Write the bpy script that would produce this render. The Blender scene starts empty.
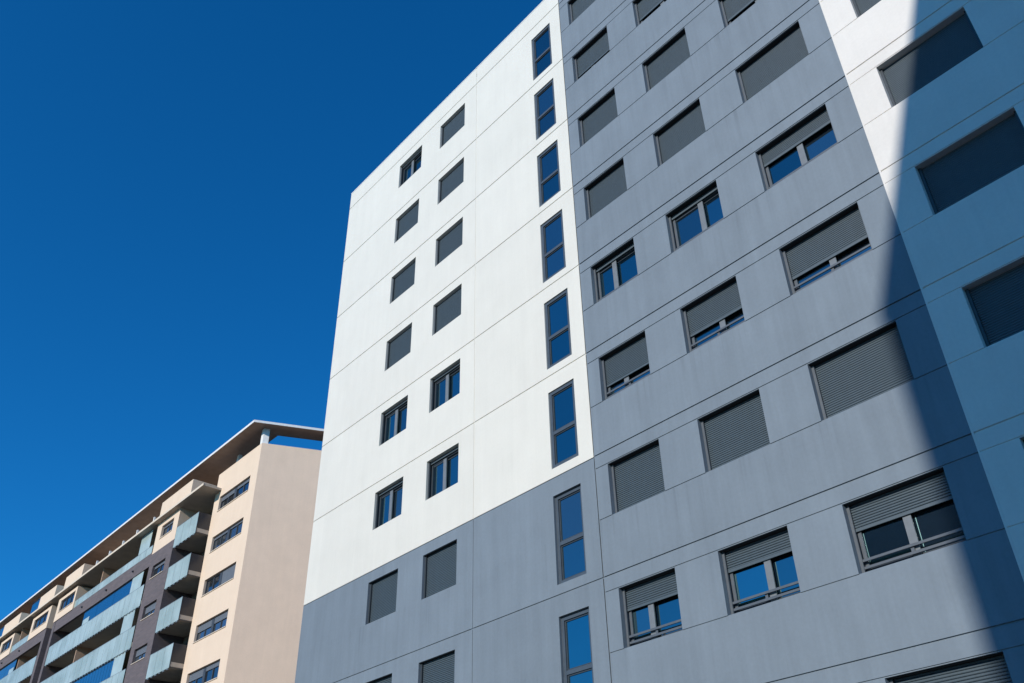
import bpy, bmesh, math, random
from mathutils import Vector, Matrix
random.seed(7)
scene = bpy.context.scene
COL = scene.collection
WH = 1.285
GZ = 32.2                       # facade heights below are measured from the top window head; the ground is 32.2 m lower
SUN = Vector((0.159, -0.903, 0.397)).normalized()

# ------------------------------------------------------------------ materials
def new_mat(name):
    m = bpy.data.materials.new(name); m.use_nodes = True
    return m, m.node_tree.nodes, m.node_tree.links, m.node_tree.nodes['Principled BSDF']

def noise(N, L, vec, scale, detail=4, rough=.55):
    t = N.new('ShaderNodeTexNoise'); t.inputs['Scale'].default_value = scale
    t.inputs['Detail'].default_value = detail; t.inputs['Roughness'].default_value = rough
    L.new(vec, t.inputs['Vector']); return t

def mapping(N, L, scale):
    tc = N.new('ShaderNodeTexCoord'); mp = N.new('ShaderNodeMapping')
    mp.inputs['Scale'].default_value = scale; L.new(tc.outputs['Object'], mp.inputs['Vector'])
    return mp.outputs[0]

def maprange(N, L, src, a, b, c, d):
    r = N.new('ShaderNodeMapRange'); L.new(src, r.inputs[0])
    for i, v in zip((1, 2, 3, 4), (a, b, c, d)): r.inputs[i].default_value = v
    return r.outputs[0]

def mul(N, L, a, b):
    m = N.new('ShaderNodeMath'); m.operation = 'MULTIPLY'; L.new(a, m.inputs[0])
    if isinstance(b, (int, float)): m.inputs[1].default_value = b
    else: L.new(b, m.inputs[1])
    return m.outputs[0]

def tint(N, L, rgb, fac):
    """base colour times a scalar"""
    v = N.new('ShaderNodeVectorMath'); v.operation = 'SCALE'
    v.inputs[0].default_value = rgb; L.new(fac, v.inputs['Scale']); return v.outputs[0]

def paint(name, rgb, streak=.06, mottle=.05, rough=.75, bump=.25, grain=60, drips=0., panels=0.):
    m, N, L, B = new_mat(name)
    a = noise(N, L, mapping(N, L, (3.2, 3.2, .22)), 1.0, 5, .6)
    a2 = noise(N, L, mapping(N, L, (9, 9, .5)), 1.0, 3, .6)
    b = noise(N, L, mapping(N, L, (1, 1, 1)), .9, 6, .6)
    c = noise(N, L, mapping(N, L, (1, 1, 1)), 14., 3, .6)
    fa = maprange(N, L, a.outputs[0], .3, .7, 1 - streak, 1 + streak)
    fa2 = maprange(N, L, a2.outputs[0], .3, .7, 1 - streak * .45, 1 + streak * .45)
    fb = maprange(N, L, b.outputs[0], .3, .7, 1 - mottle, 1 + mottle)
    fc = maprange(N, L, c.outputs[0], .3, .7, 1 - mottle * .6, 1 + mottle * .6)
    tot = mul(N, L, mul(N, L, mul(N, L, fa, fa2), fb), fc)
    if panels:
        # each cast panel took the paint a little differently
        tc = N.new('ShaderNodeTexCoord'); ps = N.new('ShaderNodeVectorMath'); ps.operation = 'MULTIPLY_ADD'
        ps.inputs[1].default_value = (1 / 4.2, 0, 1 / 3.); ps.inputs[2].default_value = (-.228, 0, -.1167)
        L.new(tc.outputs['Object'], ps.inputs[0]); fl = N.new('ShaderNodeVectorMath'); fl.operation = 'FLOOR'
        L.new(ps.outputs[0], fl.inputs[0]); wn = N.new('ShaderNodeTexWhiteNoise'); wn.noise_dimensions = '3D'
        L.new(fl.outputs[0], wn.inputs['Vector'])
        tot = mul(N, L, tot, maprange(N, L, wn.outputs['Value'], 0, 1, 1 - panels, 1 + panels))
    if drips:
        # rain marks that start at the sill joints and fade on the way down
        tc = N.new('ShaderNodeTexCoord'); sp = N.new('ShaderNodeSeparateXYZ'); L.new(tc.outputs['Object'], sp.inputs[0])
        ma = N.new('ShaderNodeMath'); ma.operation = 'MULTIPLY_ADD'; L.new(sp.outputs[2], ma.inputs[0])
        ma.inputs[1].default_value = -1 / 3.; ma.inputs[2].default_value = -WH / 3
        fr = N.new('ShaderNodeMath'); fr.operation = 'FRACT'; L.new(ma.outputs[0], fr.inputs[0])
        fade = maprange(N, L, fr.outputs[0], 0, .42, 1, 0)
        d = noise(N, L, mapping(N, L, (7, 7, .06)), 1., 4, .7)
        e = noise(N, L, mapping(N, L, (.5, .5, .5)), 1., 2, .5)
        dm = mul(N, L, mul(N, L, maprange(N, L, d.outputs[0], .50, .72, 0, 1), maprange(N, L, e.outputs[0], .4, .6, .15, 1)), fade)
        tot = mul(N, L, tot, maprange(N, L, dm, 0, 1, 1, 1 - drips))
    L.new(tint(N, L, rgb, tot), B.inputs['Base Color'])
    g = noise(N, L, mapping(N, L, (1, 1, 1)), grain, 3, .65)
    bp = N.new('ShaderNodeBump'); bp.inputs['Strength'].default_value = bump; bp.inputs['Distance'].default_value = .006
    L.new(g.outputs[0], bp.inputs['Height'])
    wv = noise(N, L, mapping(N, L, (1, 1, 1)), 1.3, 2, .5)
    bp2 = N.new('ShaderNodeBump'); bp2.inputs['Strength'].default_value = .25; bp2.inputs['Distance'].default_value = .02
    L.new(wv.outputs[0], bp2.inputs['Height']); L.new(bp.outputs[0], bp2.inputs['Normal'])
    L.new(bp2.outputs[0], B.inputs['Normal'])
    B.inputs['Roughness'].default_value = rough
    B.inputs['Specular IOR Level'].default_value = .3
    return m

def plain(name, rgb, rough=.5, metal=0., var=.08, spec=.5, scale=(4, 4, 4)):
    m, N, L, B = new_mat(name)
    a = noise(N, L, mapping(N, L, scale), 1.5, 4, .6)
    L.new(tint(N, L, rgb, maprange(N, L, a.outputs[0], .3, .7, 1 - var, 1 + var)), B.inputs['Base Color'])
    B.inputs['Roughness'].default_value = rough; B.inputs['Metallic'].default_value = metal
    B.inputs['Specular IOR Level'].default_value = spec
    return m

def glass(name, dark, refl, rough=.02, mirror=(.75, .85, 1.0), wave=.08, room=.05):
    """insulating glass: dark room behind, coated pane that mirrors the sky, slightly wavy"""
    m, N, L, B = new_mat(name)
    oi = N.new('ShaderNodeObjectInfo'); cm = N.new('ShaderNodeMix'); cm.data_type = 'RGBA'
    cm.inputs['A'].default_value = (*dark, 1); cm.inputs['B'].default_value = (dark[0] + room, dark[1] + room * 1.15, dark[2] + room * 1.2, 1)
    rn = N.new('ShaderNodeMath'); rn.operation = 'POWER'; L.new(oi.outputs['Random'], rn.inputs[0]); rn.inputs[1].default_value = 2.2
    L.new(rn.outputs[0], cm.inputs['Factor']); L.new(cm.outputs['Result'], B.inputs['Base Color']); B.inputs['Roughness'].default_value = .08
    gl = N.new('ShaderNodeBsdfGlossy'); gl.inputs['Color'].default_value = (*mirror, 1); gl.inputs['Roughness'].default_value = rough
    w = noise(N, L, mapping(N, L, (1, 1, 1)), 1.1, 2, .4)
    bp = N.new('ShaderNodeBump'); bp.inputs['Strength'].default_value = wave; bp.inputs['Distance'].default_value = .02
    L.new(w.outputs[0], bp.inputs['Height']); L.new(bp.outputs[0], gl.inputs['Normal'])
    mx = N.new('ShaderNodeMixShader'); 
    om = N.new('ShaderNodeMath'); om.operation = 'MULTIPLY'; om.inputs[1].default_value = 7.31; L.new(oi.outputs['Random'], om.inputs[0])
    of = N.new('ShaderNodeMath'); of.operation = 'FRACT'; L.new(om.outputs[0], of.inputs[0])
    L.new(maprange(N, L, of.outputs[0], 0, 1, refl * .72, refl * 1.2), mx.inputs[0])
    L.new(B.outputs[0], mx.inputs[1]); L.new(gl.outputs[0], mx.inputs[2])
    L.new(mx.outputs[0], N['Material Output'].inputs['Surface'])
    return m

M = {}
M['white'] = paint('white_paint', (.672, .648, .578), .02, .026, .7, .25, 60, .05, .014)
M['warm_white'] = paint('warm_white_paint', (.71, .67, .615), .02, .04, .75, .4, 45, .05, .015)
M['grey'] = paint('slate_paint', (.174, .210, .243), .06, .055, .62, .3, 60, .20, .03)
M['trim'] = plain('pale_trim', (.70, .69, .66), .5)
M['shutter'] = plain('shutter_slats', (.066, .090, .106), .5, 0, .06)
M['frame'] = plain('anthracite_frame', (.040, .050, .060), .4, 0, .1)
M['slate_frame'] = plain('slate_frame', (.060, .078, .098), .45, 0, .1)
M['rail'] = plain('grey_aluminium', (.165, .18, .19), .4, .0, .1)
M['bar'] = plain('hand_rail_metal', (.095, .108, .122), .4, .0, .1)
M['glass'] = glass('window_glass', (.003, .010, .020), .31, .02, (.42, .84, .86), .35, .014)
M['roofing'] = plain('roof_gravel', (.3, .29, .28), .9, 0, .2)
M['beige'] = paint('beige_render', (.73, .565, .42), .02, .03, .85, .35)
M['beige_end'] = paint('pinkish_render', (.82, .615, .455), .02, .035, .85, .4)
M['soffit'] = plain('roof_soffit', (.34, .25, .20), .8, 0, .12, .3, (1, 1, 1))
M['slab'] = plain('concrete_slab', (.42, .37, .31), .85, 0, .12, .3, (1, 1, 1))
M['slab_edge'] = plain('slab_edge', (.66, .55, .43), .8, 0, .06)
def frosted(name, rgb, clear):
    """milky laminated glass: mostly diffuse, part see-through, glossy skin"""
    m = plain(name, rgb, .18, 0, .08, .7, (1.3, 1.3, .5)); N = m.node_tree.nodes; L = m.node_tree.links
    tr = N.new('ShaderNodeBsdfTransparent'); tr.inputs['Color'].default_value = (.75, .9, .88, 1); mx = N.new('ShaderNodeMixShader')
    t = noise(N, L, mapping(N, L, (.35, .35, .35)), 1.4, 2, .5)
    L.new(maprange(N, L, t.outputs[0], .35, .65, clear * .4, clear * 1.6), mx.inputs[0])
    L.new(N['Principled BSDF'].outputs[0], mx.inputs[1]); L.new(tr.outputs[0], mx.inputs[2])
    L.new(mx.outputs[0], N['Material Output'].inputs['Surface']); return m
M['balu'] = frosted('frosted_balustrade', (.46, .545, .505), .22)
M['screen'] = frosted('frosted_screen', (.48, .57, .53), .18)
M['side_glass'] = plain('shade_dark_side_panel', (.03, .03, .034), .3, 0, .1)  # balcony side glass away from the sun, its shade put into the colour
M['blue_glass'] = glass('blue_glazing', (.012, .05, .11), .36, .03, (.45, .75, .85), .8)
M['far_glass'] = glass('far_window_glass', (.014, .018, .022), .20, .02, (.75, .85, 1.), .6)
M['terracotta'] = plain('terracotta', (.5, .33, .22), .85, 0, .1)
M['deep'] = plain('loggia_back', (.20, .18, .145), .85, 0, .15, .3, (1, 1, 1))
M['white_post'] = plain('white_post', (.78, .76, .72), .5)
M['head_shade'] = plain('slot_shade_strip', (.012, .013, .015), .8)  # near-black, stands in for the shade under the window heads
M['spout'] = plain('dark_spout', (.03, .03, .035), .5)
M['far_frame'] = plain('far_frame', (.05, .055, .062), .45)
M['far_shutter'] = plain('far_shutter', (.13, .14, .155), .55)

def brick(name):
    m, N, L, B = new_mat(name)
    bt = N.new('ShaderNodeTexBrick'); bt.inputs['Scale'].default_value = 1
    bt.inputs['Brick Width'].default_value = .5; bt.inputs['Row Height'].default_value = .12
    bt.inputs['Mortar Size'].default_value = .008
    bt.inputs['Color1'].default_value = (.142, .112, .110, 1); bt.inputs['Color2'].default_value = (.108, .088, .088, 1)
    bt.inputs['Mortar'].default_value = (.10, .08, .085, 1)
    tc = N.new('ShaderNodeTexCoord'); sp = N.new('ShaderNodeSeparateXYZ'); cb = N.new('ShaderNodeCombineXYZ')
    L.new(tc.outputs['Object'], sp.inputs[0]); ad = N.new('ShaderNodeMath')
    L.new(sp.outputs[0], ad.inputs[0]); L.new(sp.outputs[1], ad.inputs[1])
    L.new(ad.outputs[0], cb.inputs[0]); L.new(sp.outputs[2], cb.inputs[1]); L.new(cb.outputs[0], bt.inputs['Vector'])
    L.new(bt.outputs['Color'], B.inputs['Base Color']); B.inputs['Roughness'].default_value = .8
    return m
M['brick'] = brick('purple_brick')

def ground_mat(name, rgb, sc, var):
    m, N, L, B = new_mat(name)
    a = noise(N, L, mapping(N, L, (1, 1, 1)), sc, 8, .7)
    b = noise(N, L, mapping(N, L, (1, 1, 1)), .15, 4, .6)
    f = mul(N, L, maprange(N, L, a.outputs[0], .3, .7, 1 - var, 1 + var), maprange(N, L, b.outputs[0], .3, .7, .85, 1.15))
    L.new(tint(N, L, rgb, f), B.inputs['Base Color']); B.inputs['Roughness'].default_value = .9
    return m
M['asphalt'] = ground_mat('asphalt', (.05, .05, .052), 40, .25)
M['paving'] = ground_mat('paving', (.066, .058, .050), 6, .15)
M['earth'] = ground_mat('earth', (.12, .11, .085), 2, .3)
M['paint_line'] = plain('road_paint', (.7, .7, .68), .7, 0, .15)

# ------------------------------------------------------------------ mesh helpers
class MB:
    def __init__(s): s.v = []; s.f = []; s.m = []
    def quad(s, a, b, c, d, mi=0):
        n = len(s.v); s.v += [a, b, c, d]; s.f.append((n, n + 1, n + 2, n + 3)); s.m.append(mi)
    def box(s, x0, x1, y0, y1, z0, z1, mi=0):
        n = len(s.v)
        s.v += [(x0, y0, z0), (x1, y0, z0), (x1, y1, z0), (x0, y1, z0), (x0, y0, z1), (x1, y0, z1), (x1, y1, z1), (x0, y1, z1)]
        for q in ((0, 1, 5, 4), (1, 2, 6, 5), (2, 3, 7, 6), (3, 0, 4, 7), (4, 5, 6, 7), (3, 2, 1, 0)):
            s.f.append(tuple(n + k for k in q)); s.m.append(mi)
        return s
    def prism(s, pts, z0, z1, mi=0):
        """vertical prism over a counter-clockwise outline"""
        n = len(s.v); k = len(pts)
        s.v += [(x, y, z0) for x, y in pts] + [(x, y, z1) for x, y in pts]
        for i in range(k):
            j = (i + 1) % k; s.f.append((n + i, n + j, n + k + j, n + k + i)); s.m.append(mi)
        s.f.append(tuple(n + k + i for i in range(k))); s.m.append(mi)
        s.f.append(tuple(n + i for i in reversed(range(k)))); s.m.append(mi)
        return s
    def tube(s, a, b, r, n=8, mi=0):
        a = Vector(a); b = Vector(b); d = (b - a).normalized()
        u = d.cross(Vector((0, 0, 1)) if abs(d.z) < .9 else Vector((1, 0, 0))).normalized(); w = d.cross(u)
        k = len(s.v)
        for P in (a, b):
            for i in range(n):
                t = 2 * math.pi * i / n; s.v.append(tuple(P + r * (math.cos(t) * u + math.sin(t) * w)))
        for i in range(n):
            j = (i + 1) % n; s.f.append((k + i, k + j, k + n + j, k + n + i)); s.m.append(mi)
        s.f.append(tuple(k + i for i in reversed(range(n)))); s.m.append(mi)
        s.f.append(tuple(k + n + i for i in range(n))); s.m.append(mi)
        return s
    def mesh(s, name, mats):
        me = bpy.data.meshes.new(name); me.from_pydata(s.v, [], s.f)
        for m in mats: me.materials.append(m)
        for p, mi in zip(me.polygons, s.m): p.material_index = mi
        bm = bmesh.new(); bm.from_mesh(me); bmesh.ops.remove_doubles(bm, verts=bm.verts, dist=1e-5)
        bmesh.ops.recalc_face_normals(bm, faces=bm.faces) if getattr(s, 'recalc', False) else None
        bm.to_mesh(me); bm.free(); me.update()
        return me

def link(name, me, parent=None, loc=(0, 0, 0), bevel=0.):
    o = bpy.data.objects.new(name, me); COL.objects.link(o); o.location = loc
    if parent is not None: o.parent = parent
    if bevel:
        b = o.modifiers.new('edge_wear', 'BEVEL'); b.width = bevel; b.segments = 1; b.limit_method = 'ANGLE'; b.angle_limit = math.radians(40)
    return o
def part(name, mb, mat, parent, loc=(0, 0, 0), bevel=0.):
    return link(name, mb.mesh(name, mat if isinstance(mat, list) else [mat]), parent, loc, bevel)
def thing(name, label, cat, loc=(0, 0, 0), rz=0, group=None):
    o = bpy.data.objects.new(name, None); COL.objects.link(o); o.location = loc; o.rotation_euler = (0, 0, rz)
    o.empty_display_size = .5; o['label'] = label; o['category'] = cat
    if group: o['group'] = group
    return o
def structure(name, mb, mat):
    o = part(name, mb, mat, None); o['kind'] = 'structure'; return o

def panel_wall(x0, x1, z0, z1, holes, grooves, y=0., hole_depth=.27):
    """front skin of a wall: flat panels, sunk joints (xa,xb,za,zb,depth), window openings (xa,xb,za,zb) with reveals"""
    eps = 1e-4
    xs = {x0, x1}; zs = {z0, z1}
    for r in list(holes) + list(grooves):
        for x in r[:2]:
            if x0 + eps < x < x1 - eps: xs.add(x)
        for z in r[2:4]:
            if z0 + eps < z < z1 - eps: zs.add(z)
    def uniq(s):
        o = []
        for v in sorted(s):
            if not o or v - o[-1] > eps: o.append(v)
        return o
    xs = uniq(xs); zs = uniq(zs); nx = len(xs) - 1; nz = len(zs) - 1
    D = [[0.] * nz for _ in range(nx)]
    for i in range(nx):
        cx = (xs[i] + xs[i + 1]) / 2
        gs = [g for g in grooves if g[0] < cx < g[1]]; hs = [h for h in holes if h[0] < cx < h[1]]
        for j in range(nz):
            cz = (zs[j] + zs[j + 1]) / 2
            if any(h[2] < cz < h[3] for h in hs): D[i][j] = -1
            else:
                for g in gs:
                    if g[2] < cz < g[3]: D[i][j] = max(D[i][j], g[4])
    b = MB()
    dep = lambda d: hole_depth if d < 0 else d
    for i in range(nx):
        for j in range(nz):
            d = D[i][j]; xa, xb, za, zb = xs[i], xs[i + 1], zs[j], zs[j + 1]
            if d >= 0: b.quad((xa, y + d, za), (xb, y + d, za), (xb, y + d, zb), (xa, y + d, zb))
            if i + 1 < nx:
                p, q = dep(d), dep(D[i + 1][j])
                if abs(p - q) > eps:
                    if p > q: b.quad((xb, y + p, za), (xb, y + p, zb), (xb, y + q, zb), (xb, y + q, za))     # faces -x
                    else: b.quad((xb, y + p, za), (xb, y + p, zb), (xb, y + q, zb), (xb, y + q, za))
            if j + 1 < nz:
                p, q = dep(d), dep(D[i][j + 1])
                if abs(p - q) > eps:
                    b.quad((xa, y + p, zb), (xa, y + q, zb), (xb, y + q, zb), (xb, y + p, zb))
    b.recalc = True
    return b

# ------------------------------------------------------------------ main building
main = thing('apartment_building', 'tall apartment block of white and slate grey panels with recessed shuttered windows', 'building', (0, 0, GZ))
XL, XR = -4.0, 33.0
XB, XG = 9.8, 18.26
ZT, ZP, ZB = -1.63, -20.65, -GZ
COLS = {'A': (0, 1.591), 'B': (2.841, 4.427), 'C': (8.323, 9.301), 'D': (10.23, 11.826), 'E': (12.944, 14.574), 'F': (15.745, 17.65), 'G': (18.915, 20.855), 'H': (22.35, 24.29)}
WH = 1.285
def hole(c, r):
    a, b = COLS[c]
    if c == 'C': return (a, b, -3 * r - 2.40, -3 * r - .15)
    return (a, b, -3 * r - WH, -3 * r)
rows_all = range(1, 11)
shown = {'A': range(1, 10), 'B': range(1, 10), 'C': range(1, 10), 'D': range(1, 10), 'E': range(1, 10), 'F': range(1, 10), 'G': range(1, 10)}

# white upper left
G = []
for r in range(1, 7):
    z = -3 * r + .35 if r > 1 else -2.56
    G.append((XL, XB, z - .019, z + .019, .02))
G.append((5.140, 5.172, ZP, ZT, .014))
holes = [hole(c, r) for c in 'ABC' for r in range(1, 7)]
w = part('wall', panel_wall(XL, XB, ZP, ZT, holes, G), M['white'], main, bevel=.006); w['label'] = 'bright white panels of the upper left side'
# grey lower left
G = [(XL, XB, ZP - .03, ZP, .02)]
for r in range(8, 11): z = -3 * r + .35; G.append((XL, XB, z - .017, z + .017, .022))
G.append((5.142, 5.17, ZB, ZP, .016))
holes = [hole(c, r) for c in 'ABC' for r in range(7, 10)]
w = part('wall', panel_wall(XL, XB, ZB, ZP, holes, G), M['grey'], main, bevel=.006); w['label'] = 'slate grey panels of the lower left side'
# grey centre: a joint above each window band, thin joints along heads and sills
G = [(XB, XB + .03, ZB, ZT, .02)]
for r in range(1, 11):
    z = -3 * r + .35; G.append((XB, XG, z - .019, z + .019, .026))
    G.append((XB, XG, -3 * r, -3 * r + .022, .016))
    G.append((XB, XG, -3 * r - WH - .022, -3 * r - WH, .016))
holes = [hole(c, r) for c in 'DEF' for r in range(1, 10)]
w = part('wall', panel_wall(XB, XG, ZB, ZT, holes, G), M['grey'], main, bevel=.006); w['label'] = 'slate grey panels of the middle bay'
# warm white right
XT = XG + .035
G = []
for r in range(1, 11):
    z = -3 * r + .35; G.append((XT, XR, z - .017, z + .017, .022))
    G.append((XT, XR, -3 * r, -3 * r + .019, .012))
    G.append((XT, XR, -3 * r - WH - .019, -3 * r - WH, .012))
holes = [hole(c, r) for c in 'GH' for r in range(1, 10)]
w = part('wall', panel_wall(XT, XR, ZB, ZT, holes, G), M['warm_white'], main, bevel=.006); w['label'] = 'rough white panels of the right bay'
b = MB().box(XG, XT, -.005, .08, ZB, ZT); part('corner_trim', b, M['warm_white'], main)
# body behind the skins, roof and coping
b = MB()
b.quad((XL, 0, ZB), (XL, 0, ZT), (XL, 14, ZT), (XL, 14, ZB)); b.quad((XR, 0, ZB), (XR, 14, ZB), (XR, 14, ZT), (XR, 0, ZT))
b.quad((XL, 14, ZB), (XL, 14, ZT), (XR, 14, ZT), (XR, 14, ZB))
b.quad((XL, .6, ZB), (XR, .6, ZB), (XR, .6, ZT), (XL, .6, ZT))
w = part('wall', b, M['white'], main); w['label'] = 'plain white side and rear walls'
part('roof', MB().box(XL, XR, .01, 14, ZT - .5, ZT - .3), M['roofing'], main)
b = MB().box(XL - .008, XR, -.008, .30, ZT + .002, ZT + .05).box(XL - .008, XL + .27, .30, 14, ZT + .002, ZT + .05)
part('coping', b, M['trim'], main)

# ------------------------------------------------------------------ windows of the main building
_cache = {}
def shutter_mesh(w, drop):
    """roller shutter curtain of curved slats hanging `drop` metres down from z = 0"""
    k = ('shut', round(w, 3), round(drop, 3))
    if k in _cache: return _cache[k]
    b = MB(); p = .048; z = 0.; x0, x1 = -w / 2, w / 2
    prof = [(0, .015), (.005, .002), (.016, -.005), (.030, -.005), (.042, .000), (.048, .015)]
    zend = drop - .055
    prev = None
    while z < zend - 1e-6:
        for dz, dy in prof:
            q = (min(z + dz, zend), dy)
            if prev and prev[0] < q[0] - 1e-6: b.quad((x0, q[1], -q[0]), (x1, q[1], -q[0]), (x1, prev[1], -prev[0]), (x0, prev[1], -prev[0]))
            prev = q
        z += p
    b.box(x0, x1, -.008, .016, -drop, -zend - .001)
    _cache[k] = b.mesh('roller_shutter', [M['shutter']]); return _cache[k]

def ring(b, x0, x1, z0, z1, y0, y1, t, tb=None, tt=None):
    tb = t if tb is None else tb; tt = t if tt is None else tt
    b.box(x0, x0 + t, y0, y1, z0, z1); b.box(x1 - t, x1, y0, y1, z0, z1)
    b.box(x0 + t, x1 - t, y0, y1, z0, z0 + tb); b.box(x0 + t, x1 - t, y0, y1, z1 - tt, z1)

def get(key, fn):
    if key not in _cache: _cache[key] = fn()
    return _cache[key]

def shuttered_window(c, r, drop, rails=0, split=.5, depth=.20, guide='bar'):
    """opening with side guide rails, a roller shutter let down by the fraction `drop`, two sliding sashes and hand rails behind"""
    xa, xb, za, zb = hole(c, r); w = xb - xa; h = zb - za; key = (c in 'AB', round(w, 3), guide, depth)
    def frame_mesh():
        b = MB(); y0 = depth - .075
        for s in (-1, 1):
            xo = s * w / 2; xi = s * (w / 2 - .055)
            b.box(min(xo, xi), max(xo, xi), y0, y0 + .03, 0, h)
            xi2 = s * (w / 2 - .03); b.box(min(xo, xi2), max(xo, xi2), y0 + .03, depth + .02, 0, h)
            b.box(min(xo, xi), max(xo, xi), depth + .02, depth + .10, 0, h)
        b.box(-w / 2 + .055, w / 2 - .055, depth + .02, depth + .10, 0, .045)
        b.box(-w / 2 + .055, -w / 2 + .12, depth + .012, depth + .033, .046, h - .131)
        b.box(-w / 2 + .055, w / 2 - .055, depth + .02, depth + .10, h - .13, h)
        return b.mesh('window', [M[guide]])
    root = link('window', get(('wf',) + key, frame_mesh), main, ((xa + xb) / 2, 0, za))
    gx = w / 2 - .055; y0 = depth + .035; ms = -gx + 2 * gx * split
    if drop < .999:
        def sash(x0, x1, dy):
            def fn():
                b = MB(); ring(b, x0, x1, .045, h - .13, y0 + dy, y0 + dy + .04, .062, .075, .06); return b.mesh('sash', [M['frame']])
            def fp():
                return MB().box(x0 + .062, x1 - .062, y0 + dy + .015, y0 + dy + .025, .12, h - .19).mesh('pane', [M['glass']])
            k = key + (round(x0, 2), round(x1, 2), dy)
            link('sash', get(('sa',) + k, fn), root); link('pane', get(('pa',) + k, fp), root)
        sash(-gx, ms + .05, .0); sash(ms - .05, gx, .042)
        def mull(): return MB().box(ms - .075, ms + .075, y0 - .03, y0 - .001, .05, h - .135).mesh('mullion', [M['rail']])
        link('mullion', get(('mu',) + key + (split,), mull), root)
    if drop > 0:
        link('roller_shutter', shutter_mesh(w - .07, drop * h), root, (0, depth - .02, h))
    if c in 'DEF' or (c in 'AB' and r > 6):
        link('slot_shade_strip', get(('li',) + key, lambda: MB().box(-w / 2 + .003, w / 2 - .003, .055, depth + .02, h - .012, h - .003).mesh('slot_shade_strip', [M['head_shade']])), root)  # black strip added over the soffit to paint in the shutter slot's shade
    if rails:
        def rail_mesh():
            b = MB(); yr = depth - .06
            for z in ([.095, .225] if rails == 2 else [.13]):
                b.box(-w / 2 + .03, w / 2 - .03, yr, yr + .03, z, z + .045)
                b.box(-.045, .045, yr + .03, y0 - .03, z + .005, z + .04)
            if rails == 2:
                b.box(-.03, .03, yr + .03, yr + .045, .095, .26)
            return b.mesh('hand_rail', [M['bar']])
        link('hand_rail', get(('ra',) + key + (rails,), rail_mesh), root)
    return root

def casement_window(c, r, split=.45):
    """small opening with dark frame and two glazed leaves, shutter rolled up"""
    return shuttered_window(c, r, .07, 0, split, .15, 'frame')

def slit_window(c, r, depth=.035):
    xa, xb, za, zb = hole(c, r); w = xb - xa; h = zb - za; t = .095; zt = h * .445
    def fm():
        b = MB(); ring(b, -w / 2, w / 2, 0, h, depth, depth + .16, t, t, t)
        b.box(-w / 2 + t, w / 2 - t, depth + .004, depth + .16, zt - .045, zt + .045)
        return b.mesh('window', [M['slate_frame']])
    root = link('window', get(('slit', depth), fm), main, ((xa + xb) / 2, 0, za))
    for i, (a, c2) in enumerate(((t, zt - .045), (zt + .045, h - t))):
        def sm():
            b = MB(); ring(b, -w / 2 + t, w / 2 - t, a, c2, depth + .03, depth + .07, .035); return b.mesh('sash', [M['frame']])
        def pm(): return MB().box(-w / 2 + t + .035, w / 2 - t - .035, depth + .05, depth + .06, a + .035, c2 - .035).mesh('pane', [M['glass']])
        link('sash', get(('ss', depth, i), sm), root); link('pane', get(('sp', depth, i), pm), root)

stA = {1: 0, 2: 1, 3: 1, 4: 1, 5: 0, 6: 0, 7: 1, 8: .72, 9: 1}
stB = {1: 1, 2: 1, 3: 1, 4: 1, 5: 0, 6: 0, 7: 1, 8: .72, 9: 1}
for c, st in (('A', stA), ('B', stB)):
    for r in shown[c]:
        if st[r] == 0: casement_window(c, r)
        else: shuttered_window(c, r, st[r], 0, .5, .15, 'frame')
for r in shown['C']: slit_window('C', r, .035 if r < 7 else .07)
drop = {1: 1, 2: .70, 3: 1, 4: 1, 5: .10, 6: .62, 7: 1, 8: .35, 9: .5}
dropF = {1: 1, 2: 1, 3: .72, 4: 1, 5: .34, 6: .63, 7: 1, 8: .39, 9: .6}
rail = {1: 0, 2: 0, 3: 0, 4: 0, 5: 1, 6: 2, 7: 0, 8: 2, 9: 2}
for r in shown['D']: shuttered_window('D', r, drop[r] + (.03 if .1 < drop[r] < .99 else 0), rail[r], .42)
for r in shown['E']: shuttered_window('E', r, drop[r] - (.015 if .1 < drop[r] < .99 else 0), rail[r], .58)
for r in shown['F']: shuttered_window('F', r, dropF[r], rail[r], .52)
for c in 'GH':
    for r in range(1, 10): shuttered_window(c, r, 1, 0, .5, .20, 'frame')

# ------------------------------------------------------------------ the block on the left
left = thing('apartment_building', 'beige and purple brick apartment block with glass balconies under an overhanging flat roof', 'building', (-28.409, 8.3, 0), math.radians(.7))
LV = [26.5, 23.5, 20.5, 17.5, 14.5, 11.5]            # balcony floors
FR = -.93                                            # plane of the projecting fronts
X1, X2, X3 = -6.3, -9.95, -13.85
TOPS = 29.24                                         # underside of the long cornice slab
END = (math.cos(math.radians(66.6)), math.sin(math.radians(66.6)))

wins = [(-5.45, -1.0, 28.75 - 1.1 - 3.01 * k, 28.75 - 3.01 * k) for k in range(7)]
w = part('wall', panel_wall(X1, 0, 0, 30.77, wins, [], 0, .3), M['beige'], left); w['label'] = 'sunlit beige rendered wall with window pairs'
el = 26.
b = MB().prism([(.002, .0), (END[0] * el, END[1] * el), (END[0] * el - .3 * END[1], END[1] * el + .3 * END[0]), (-.25, .20), (-.25, .012), ], 0, 30.77)
w = part('wall', b, M['beige_end'], left); w['label'] = 'blank beige end wall'
b = MB().box(X1, -.3, .05, .28, 29.4, 30.768); part('parapet', b, M['beige'], left)
b = MB().box(X1 - .0, X1 + .25, .012, 1.3, 0, 30.3); w = part('wall', b, M['beige'], left); w['label'] = 'narrow beige return beside the balconies'

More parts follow.
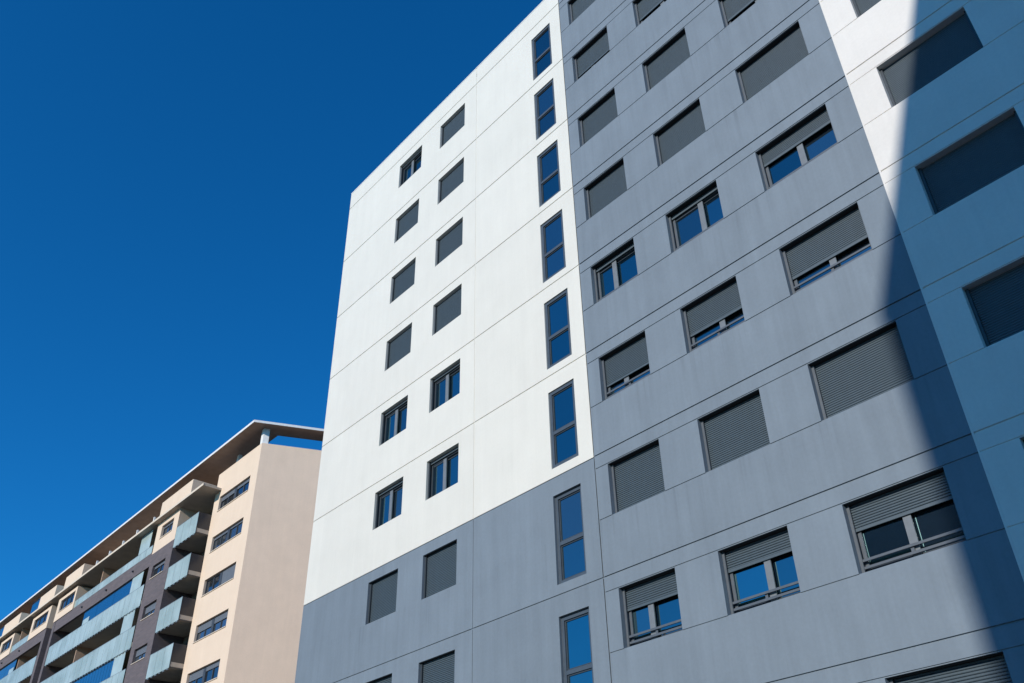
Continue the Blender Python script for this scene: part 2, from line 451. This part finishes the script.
def far_window(x0, x1, z0, z1, y, parent, leaves=2, drop=0., rec=.16, frame='far_frame', mid=.0):
    """window set into a wall of the far block: frame, glazed leaves, optional half-lowered shutter"""
    w = x1 - x0; h = z1 - z0
    b = MB(); ring(b, -w / 2, w / 2, 0, h, rec, rec + .12, .06, .06, .08)
    n = leaves
    if mid: b.box(-mid / 2, mid / 2, rec - .03, rec + .12, .06, h - .08)
    for i in range(1, n):
        x = -w / 2 + w * i / n
        if not (mid and abs(x) < mid): b.box(x - .045, x + .045, rec, rec + .1, .06, h - .08)
    root = part('window', b, M[frame], parent, ((x0 + x1) / 2, y, z0))
    part('pane', MB().box(-w / 2 + .06, w / 2 - .06, rec + .05, rec + .06, .06, h - .08), M['far_glass'], root)
    segs = [(-w / 2 + .06, w / 2 - .06)] if not mid else [(-w / 2 + .06, -mid / 2), (mid / 2, w / 2 - .06)]
    ds = drop if isinstance(drop, (list, tuple)) else [drop] * len(segs)
    for (a, c), d in zip(segs, ds):
        if d > 0:
            sb = MB(); zz = h - .08; zb = zz - d * (h - .14); k = 0
            while zz > zb + .001:
                z2 = max(zz - .06, zb); sb.box(a, c, rec - .012 + (.006 if k % 2 else 0), rec + .02, z2, zz); zz = z2; k += 1
            part('roller_shutter', sb, M['far_shutter'], root)
    sl = MB().box(-w / 2 - .02, w / 2 + .02, -.05, rec, -.045, -.002); part('sill', sl, M['slab_edge'], root)
    return root
sd = [(.30, .2), (.15, .1), (0, 1.), (.42, .38), (.45, .25), (.3, .6), (1., 0)]
for k, (x0, x1, z0, z1) in enumerate(wins): far_window(x0, x1, z0 + .003, z1, 0, left, 4, sd[k], .14, 'far_frame', .32)

# projecting brick bay with single windows, beige on its top floor
pw = [(-13.1, -10.9, 25.74 - .98 - 3.0 * k, 25.74 - 3.0 * k) for k in range(6)]
w = part('wall', panel_wall(X3, X2, 0, 26.85, pw, [], FR, .3), M['brick'], left); w['label'] = 'purple brick wall with single windows'
tw = [(-12.95, -10.85, 27.8, 28.8)]
w = part('wall', panel_wall(X3, X2, 26.85, TOPS, tw, [], FR, .3), M['beige'], left); w['label'] = 'beige top floor of the projecting bay'
b = MB().box(X2 - .3, X2 - .001, FR + .012, 1.2, 0, 26.85); w = part('wall', b, M['brick'], left); w['label'] = 'brick return beside the balconies'
b = MB().box(X2 - .3, X2 - .001, FR + .012, 1.2, 26.852, TOPS); w = part('wall', b, M['beige'], left); w['label'] = 'beige return on the top floor'
b = MB().box(X3 + .001, X3 + .3, FR + .012, 1.2, 0, 26.85).box(X3 + .001, X3 + .3, FR + .012, 1.2, 26.852, TOPS); w = part('wall', b, M['brick'], left); w['label'] = 'brick return facing the long balconies'
for k, (x0, x1, z0, z1) in enumerate(pw): far_window(x0, x1, z0 + .003, z1, FR, left, 2, (.2, .55, .5, .6, .3, .5)[k])
far_window(*[tw[0][0], tw[0][1], tw[0][2] + .003, tw[0][3]], FR, left, 2, .15)

# stacked balconies between bay and beige wall
def glass_row(x0, x1, z0, z1, y, parent, name='balustrade', mat='balu', panel=1.15):
    """row of frosted panes with thin gaps, held in a bottom channel with clamps and a slim top rail"""
    n = max(1, round((x1 - x0) / panel)); s = (x1 - x0) / n; b = MB()
    for i in range(n): b.box(x0 + i * s + .014, x0 + (i + 1) * s - .014, y, y + .016, z0, z1)
    for i in range(n * 2): 
        xc = x0 + (i + .5) * s / 2; b.box(xc - .13, xc + .13, y + .018, y + .10, z0 - .07, z0 + .10, 1)
    b.box(x0, x1, y - .004, y + .022, z1, z1 + .03, 1)
    return part(name, b, [M[mat], M['rail']], parent)
for k, lv in enumerate(LV):
    b = MB().box(X2 + .001, X1 - .001, FR + .05, 1.1, lv - .28, lv); part('balcony_floor', b, M['slab'], left)
    glass_row(X2 + .03, X1 - .02, lv - .36, lv + 1.17, FR, left)
    b = MB().box(X1 - .02, X1 - .002, FR + .02, -.03, lv - .36, lv + 1.17).box(X1 - .03, X1 + .012, FR, FR + .04, lv - .36, lv + 1.2)
    w = part('balustrade', b, M['side_glass'], left); w['label'] = 'glass side panel of the balcony, coloured dark for its shade'
    zt = TOPS if k == 0 else LV[k - 1] - .28
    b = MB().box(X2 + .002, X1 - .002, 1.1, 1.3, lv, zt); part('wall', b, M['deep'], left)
    d = part('balcony_door', MB().box(X2 + .9, X1 - .5, 1.0, 1.09, lv + .02, lv + 2.15), M['far_frame'], left)
    part('pane', MB().box(X2 + 1.0, X2 + 1.9, .985, .998, lv + .12, lv + 2.05).box(X2 + 2.0, X1 - .6, .985, .998, lv + .12, lv + 2.05), M['far_glass'], d)

# long cornice slab with the terrace on top
part('cornice_slab', MB().box(-66, -5.42, -1.35, 3.6, TOPS, 29.4), [M['slab']], left)
part('cornice_edge', MB().box(-66.0, -5.40, -1.375, -1.352, TOPS - .005, 29.41), M['slab_edge'], left)
for x0, x1 in ((-12.9, -7.6), (-33.3, -28.9), (-40.1, -35.7), (-50.9, -45.7), (-60.5, -56)):
    b = MB().box(x0, x1, -1.31, -1.06, 29.402, 30.55).box(x1 - .25, x1, -1.06, 2.6, 29.402, 30.55).box(x0, x0 + .25, -1.06, 2.6, 29.402, 30.55)
    part('parapet', b, M['beige'], left)
for x0, x1 in ((-45.6, -40.2), (-35.6, -33.4), (-55.9, -51)):
    b = MB().box(x0, x1, -.55, -.53, 29.9, 31.6); part('terrace_screen', b, M['blue_glass'], left)
    b = MB().box(x1 - 1.5, x1, .3, .5, 29.42, 31.92); part('terrace_wall', b, M['far_frame'], left)
for x in (-14.4, -17.6, -20.4, -23.2, -26):
    part('roof_post', MB().box(x - .07, x + .07, -1.2, -1.06, 29.402, 29.95), M['white_post'], left)
q0 = Vector((-.04, .03)); e1 = Vector(END) * .38
part('roof_post', MB().prism([tuple(q0 - Vector((.32, 0))), tuple(q0), tuple(q0 + e1), tuple(q0 + e1 - Vector((.32, 0)))], 30.772, 31.928), M['white_post'], left)
part('roof_post', MB().box(-4.9, -4.6, .5, .75, 29.42, 31.928), M['white_post'], left)
b = MB().box(-66, -7.5, 2.6, 2.9, 29.402, 31.92); w = part('wall', b, M['beige'], left); w['label'] = 'set-back penthouse wall'
for x0, x1 in ((-20, -17.5), (-24.5, -22), (-15, -12.5)):
    pf = part('window', MB().box(x0, x1, 2.52, 2.598, 29.5, 31.2), M['far_frame'], left); part('pane', MB().box(x0 + .1, x1 - .1, 2.50, 2.518, 29.6, 31.1), M['far_glass'], pf)
# roof: one slab with a frame-like opening at the end
e = Vector((END[0], END[1])); n2 = Vector((END[1], -END[0]))
P0 = Vector((.30, -.93)); P1 = P0 + e * 20; Q1 = P1 - n2 * 1.36; Q0 = Vector((-.40, 1.25))
b = MB().prism([(-66, -.93), tuple(P0), tuple(P1), tuple(Q1), tuple(Q0), (-7.4, 1.25), (-7.4, 9), (-66, 9)], 31.93, 32.06)
b.m = [0] * len(b.f); rf = part('roof', b, M['soffit'], left)
ed = MB().box(-66, P0.x + .02, -.96, -.932, 31.92, 32.09)
a0 = P0 + n2 * .002; ed.prism([tuple(a0), tuple(a0 + n2 * .033), tuple(P1 + n2 * .033), tuple(P1 + n2 * .002)], 31.92, 32.09)
part('roof_edge', ed, M['white_post'], left)

# long balconies: two mirrored modules with a brick pier recess between
def long_module(xa, xb, mirrored=False):
    """xa < xb; each floor: slab, balustrade, back wall, screens and glazing"""
    f = (lambda x: xa + xb - x) if mirrored else (lambda x: x)
    def bx(m, x0, x1, *r):
        p, q = f(x0), f(x1); m.box(min(p, q), max(p, q), *r)
    L_ = xb - xa
    b = MB(); b.box(xa, xb, FR, FR + .2, 25.95, 27.02); part('spandrel', b, M['brick'], left)
    glass_row(xa + .1 if not mirrored else xa + .1, xb - .25, 27.06, 27.68, FR + .03, left)
    for i in range(3):
        x = f(xb - 3.2 - i * 5.3); part('drain_spout', MB().tube((x, FR + .02, 26.5), (x, FR - .12, 26.46), .07), M['spout'], left)
    for k, lv in enumerate(LV):
        zt = TOPS if k == 0 else LV[k - 1] - (.55 if k == 1 else .3)
        part('balcony_floor', MB().box(xa, xb, FR + .06 if k else FR + .21, 1.3, lv - .3, lv), M['slab'], left)
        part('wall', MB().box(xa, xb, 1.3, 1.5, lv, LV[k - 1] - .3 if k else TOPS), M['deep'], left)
        if k: glass_row(xa + .05, xb - .2, lv - .42, lv + 1.15, FR, left)
        # frosted screen next to the brick bay
        m = MB(); bx(m, xb - 3.15, xb - 1.1, FR + .06, FR + .08, lv + 1.2, zt - .02); part('screen', m, M['screen'], left)
        # party wall between flats
        xd = xb - 13.3 if k != 0 else xb - 11.4
        m = MB(); bx(m, xd - .12, xd, FR + .25, 1.29, lv + .002, (LV[k - 1] - .3 if k else TOPS) - .002); part('divider', m, M['terracotta'], left)
        if k in (1, 3, 4):
            m = MB()
            if k == 1:
                xs_ = [xb - 13.2, xb - 10.2, xb - 6.7, xb - 3.2]
            else:
                xs_ = [xb - 15.8 + i * .6 for i in range(22)]
            for p, q in zip(xs_, xs_[1:]): bx(m, p + .02, q - .02, FR + .12, FR + .14, lv + .9, zt - .03)
            part('glazing', m, M['blue_glass'], left)
        if k == 1:
            m = MB(); bx(m, xb - 13.0, xb - 11.6, FR + .085, FR + .1, lv + 1.0, zt - .75); part('screen', m, M['screen'], left)
        if k in (2, 5):
            d0 = part('balcony_door', (lambda q: (bx(q, xb - 9, xb - 5.5, 1.2, 1.29, lv + .02, lv + 2.15), q)[1])(MB()), M['far_frame'], left)
            part('pane', (lambda q: (bx(q, xb - 8.9, xb - 5.6, 1.18, 1.198, lv + .12, lv + 2.05), q)[1])(MB()), M['far_glass'], d0)
        else:
            d0 = part('balcony_door', (lambda q: (bx(q, xb - 19, xb - 15.5, 1.2, 1.29, lv + .02, lv + 2.15), q)[1])(MB()), M['far_frame'], left)
            part('pane', (lambda q: (bx(q, xb - 18.9, xb - 15.6, 1.18, 1.198, lv + .12, lv + 2.05), q)[1])(MB()), M['far_glass'], d0)
long_module(-34.25, X3 - .002)
long_module(-57.6, -37.25, True)

# pier recess between the modules
part('pier', MB().box(-34.85, -34.26, FR - .03, 1.2, 0, 26.9), M['brick'], left)
part('pier', MB().box(-37.24, -36.6, FR - .03, 1.2, 0, 26.9), M['brick'], left)
part('pier', MB().box(-36.598, -34.852, .5, .7, 0, TOPS - .002), M['brick'], left)
part('pier', MB().box(-58.3, -57.61, FR - .03, 1.2, 0, 26.9), M['brick'], left)

# beige window bays standing on the top balconies
def bay(x0, x1, wx0, wx1, z0=26.95, z1=29.0):
    q = panel_wall(x0, x1, z0, z1, [(wx0, wx1, 27.66, 28.72)], [], FR - .06, .25)
    o = part('bay', q, M['beige'], left)
    s = MB().box(x0 + .001, x0 + .2, FR - .05, 1.1, z0, z1).box(x1 - .2, x1 - .001, FR - .05, 1.1, z0, z1).box(x0 + .2, x1 - .2, FR + .2, 1.1, z0, z0 + .1).box(x0 + .2, x1 - .2, FR + .25, 1.1, z1 - .1, z1)
    part('bay_side', s, M['beige'], o)
    far_window(wx0, wx1, 27.663, 28.72, FR - .06, left, 3, .0, .1)
bay(-34.9, -30.2, -34.2, -30.6)
bay(-41.9, -36.7, -41.3, -37.4)
bay(-51.6, -47.3, -51, -47.8)
bay(-63, -58, -62, -59)
b = MB().box(-66, -58.31, FR, 1.2, 0, 26.9); part('wall', b, M['brick'], left)
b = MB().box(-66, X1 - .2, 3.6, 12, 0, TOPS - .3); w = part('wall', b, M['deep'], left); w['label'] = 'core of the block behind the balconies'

# ------------------------------------------------------------------ neighbours outside the picture: one casts the shadow, one is mirrored in the glass
def plain_block(name, label, loc, rz, w, d, h, mat, cols, rows, faces=('front',)):
    t = thing(name, label, 'building', loc, rz)
    ws = []
    for i in range(cols):
        for j in range(rows):
            cx = (i + .5) * w / cols; ws.append((cx - .8, cx + .8, h - 2.9 - 3 * j - 1.3, h - 2.9 - 3 * j))
    gr = [(0, w, h - 2.5 - 3 * j - .02, h - 2.5 - 3 * j + .02, .02) for j in range(rows)]
    part('wall', panel_wall(0, w, 0, h, ws, gr, 0, .27), mat, t)
    b = MB(); b.quad((0, 0, 0), (0, 0, h), (0, d, h), (0, d, 0)); b.quad((w, 0, 0), (w, d, 0), (w, d, h), (w, 0, h)); b.quad((0, d, 0), (0, d, h), (w, d, h), (w, d, 0))
    part('wall', b, mat, t); part('roof', MB().box(.01, w - .01, .01, d - .01, h - .4, h - .15), M['roofing'], t)
    part('coping', MB().box(-.04, w + .04, -.04, .3, h + .002, h + .06).box(-.04, w + .04, d - .3, d + .04, h + .002, h + .06), M['trim'], t)
    me = None
    for k, (a, b_, z0, z1) in enumerate(ws):
        if me is None:
            q = MB(); ring(q, -.8, .8, 0, 1.3, .14, .25, .07); q.box(-.05, .05, .14, .25, .07, 1.23); me = q.mesh('window', [M['far_frame']])
            pm = MB().box(-.73, .73, .18, .19, .07, 1.23).mesh('pane', [M['far_glass']])
        o = link('window', me, t, ((a + b_) / 2, 0, z0)); link('pane', pm, o)
    return t
# its west wall faces -x: local x runs along -y
plain_block('apartment_building', 'white apartment block across the court whose roof corner shadows the grey facade', (25.8, -28, 0), -math.pi / 2, 19.7, 14, 32.33, M['warm_white'], 5, 9)
plain_block('apartment_building', 'plain apartment tower across the street mirrored in the lowest lit panes', (6, -40, 0), math.pi, 13, 14, 25.2, M['brick'], 4, 8)

# ------------------------------------------------------------------ ground
def sheet(name, x0, x1, y0, y1, z, mat):
    b = MB(); b.quad((x0, y0, z), (x1, y0, z), (x1, y1, z), (x0, y1, z)); return structure(name, b, mat)
sheet('ground', -3000, 3000, -3000, 3000, -.004, M['earth'])
structure('courtyard', MB().box(-90, 60, -18, 8.2, -.003, .12), M['paving'])
sheet('road', -300, 300, -30, -18.02, .002, M['asphalt'])
b = MB()
for i in range(-40, 40):
    b.quad((i * 7, -24.06, .006), (i * 7 + 3, -24.06, .006), (i * 7 + 3, -23.94, .006), (i * 7, -23.94, .006))
structure('road_markings', b, M['paint_line'])
structure('pavement', MB().box(-90, 25.74, -39.9, -30.02, -.003, .12), M['paving'])

# ------------------------------------------------------------------ sky and sun
W = bpy.data.worlds.new('World'); scene.world = W; W.use_nodes = True
N = W.node_tree.nodes; L = W.node_tree.links
sky = N.new('ShaderNodeTexSky'); sky.sky_type = 'NISHITA'; sky.sun_disc = False
sky.sun_elevation = math.asin(SUN.z); sky.sun_rotation = math.atan2(SUN.x, SUN.y)
sky.altitude = 300; sky.air_density = 1.0; sky.dust_density = .3; sky.ozone_density = 3.0
hs = N.new('ShaderNodeHueSaturation'); hs.inputs['Saturation'].default_value = 1.04; hs.inputs['Value'].default_value = 1.0
tn = N.new('ShaderNodeVectorMath'); tn.operation = 'MULTIPLY'; tn.inputs[1].default_value = (.24, .85, 1.36)   # deep polarised blue
L.new(sky.outputs[0], tn.inputs[0]); L.new(tn.outputs[0], hs.inputs['Color']); L.new(hs.outputs[0], N['Background'].inputs['Color'])
N['Background'].inputs['Strength'].default_value = .115

s = bpy.data.lights.new('sun', 'SUN'); s.energy = 3.95; s.angle = math.radians(.45); s.color = (1, .955, .885)
so = bpy.data.objects.new('sun', s); COL.objects.link(so); so.rotation_euler = SUN.to_track_quat('Z', 'Y').to_euler(); so.location = (0, -40, 60)

# ------------------------------------------------------------------ camera
cam = bpy.data.cameras.new('camera'); co = bpy.data.objects.new('camera', cam); COL.objects.link(co)
right = Vector((0.6510293, 0.7588468, -0.0176746)); down = Vector((-0.4420165, 0.3600791, -0.8215622)); fwd = Vector((-0.6170756, 0.5426735, 0.5698449))
m = Matrix((right, -down, -fwd)).transposed().to_4x4(); m.translation = Vector((23.0564, -14.1999, -30.6117 + GZ))
co.matrix_world = m
cam.sensor_width = 36; cam.lens = 893.47 * 36 / 1024; cam.clip_end = 8000; cam.clip_start = .05
scene.camera = co
scene.render.resolution_x = 1024; scene.render.resolution_y = 683
v = scene.view_settings; v.view_transform = 'Standard'; v.look = 'None'; v.exposure = 0; v.gamma = 1; v.use_curve_mapping = False
scene.cycles.max_bounces = 6; scene.cycles.use_denoising = True
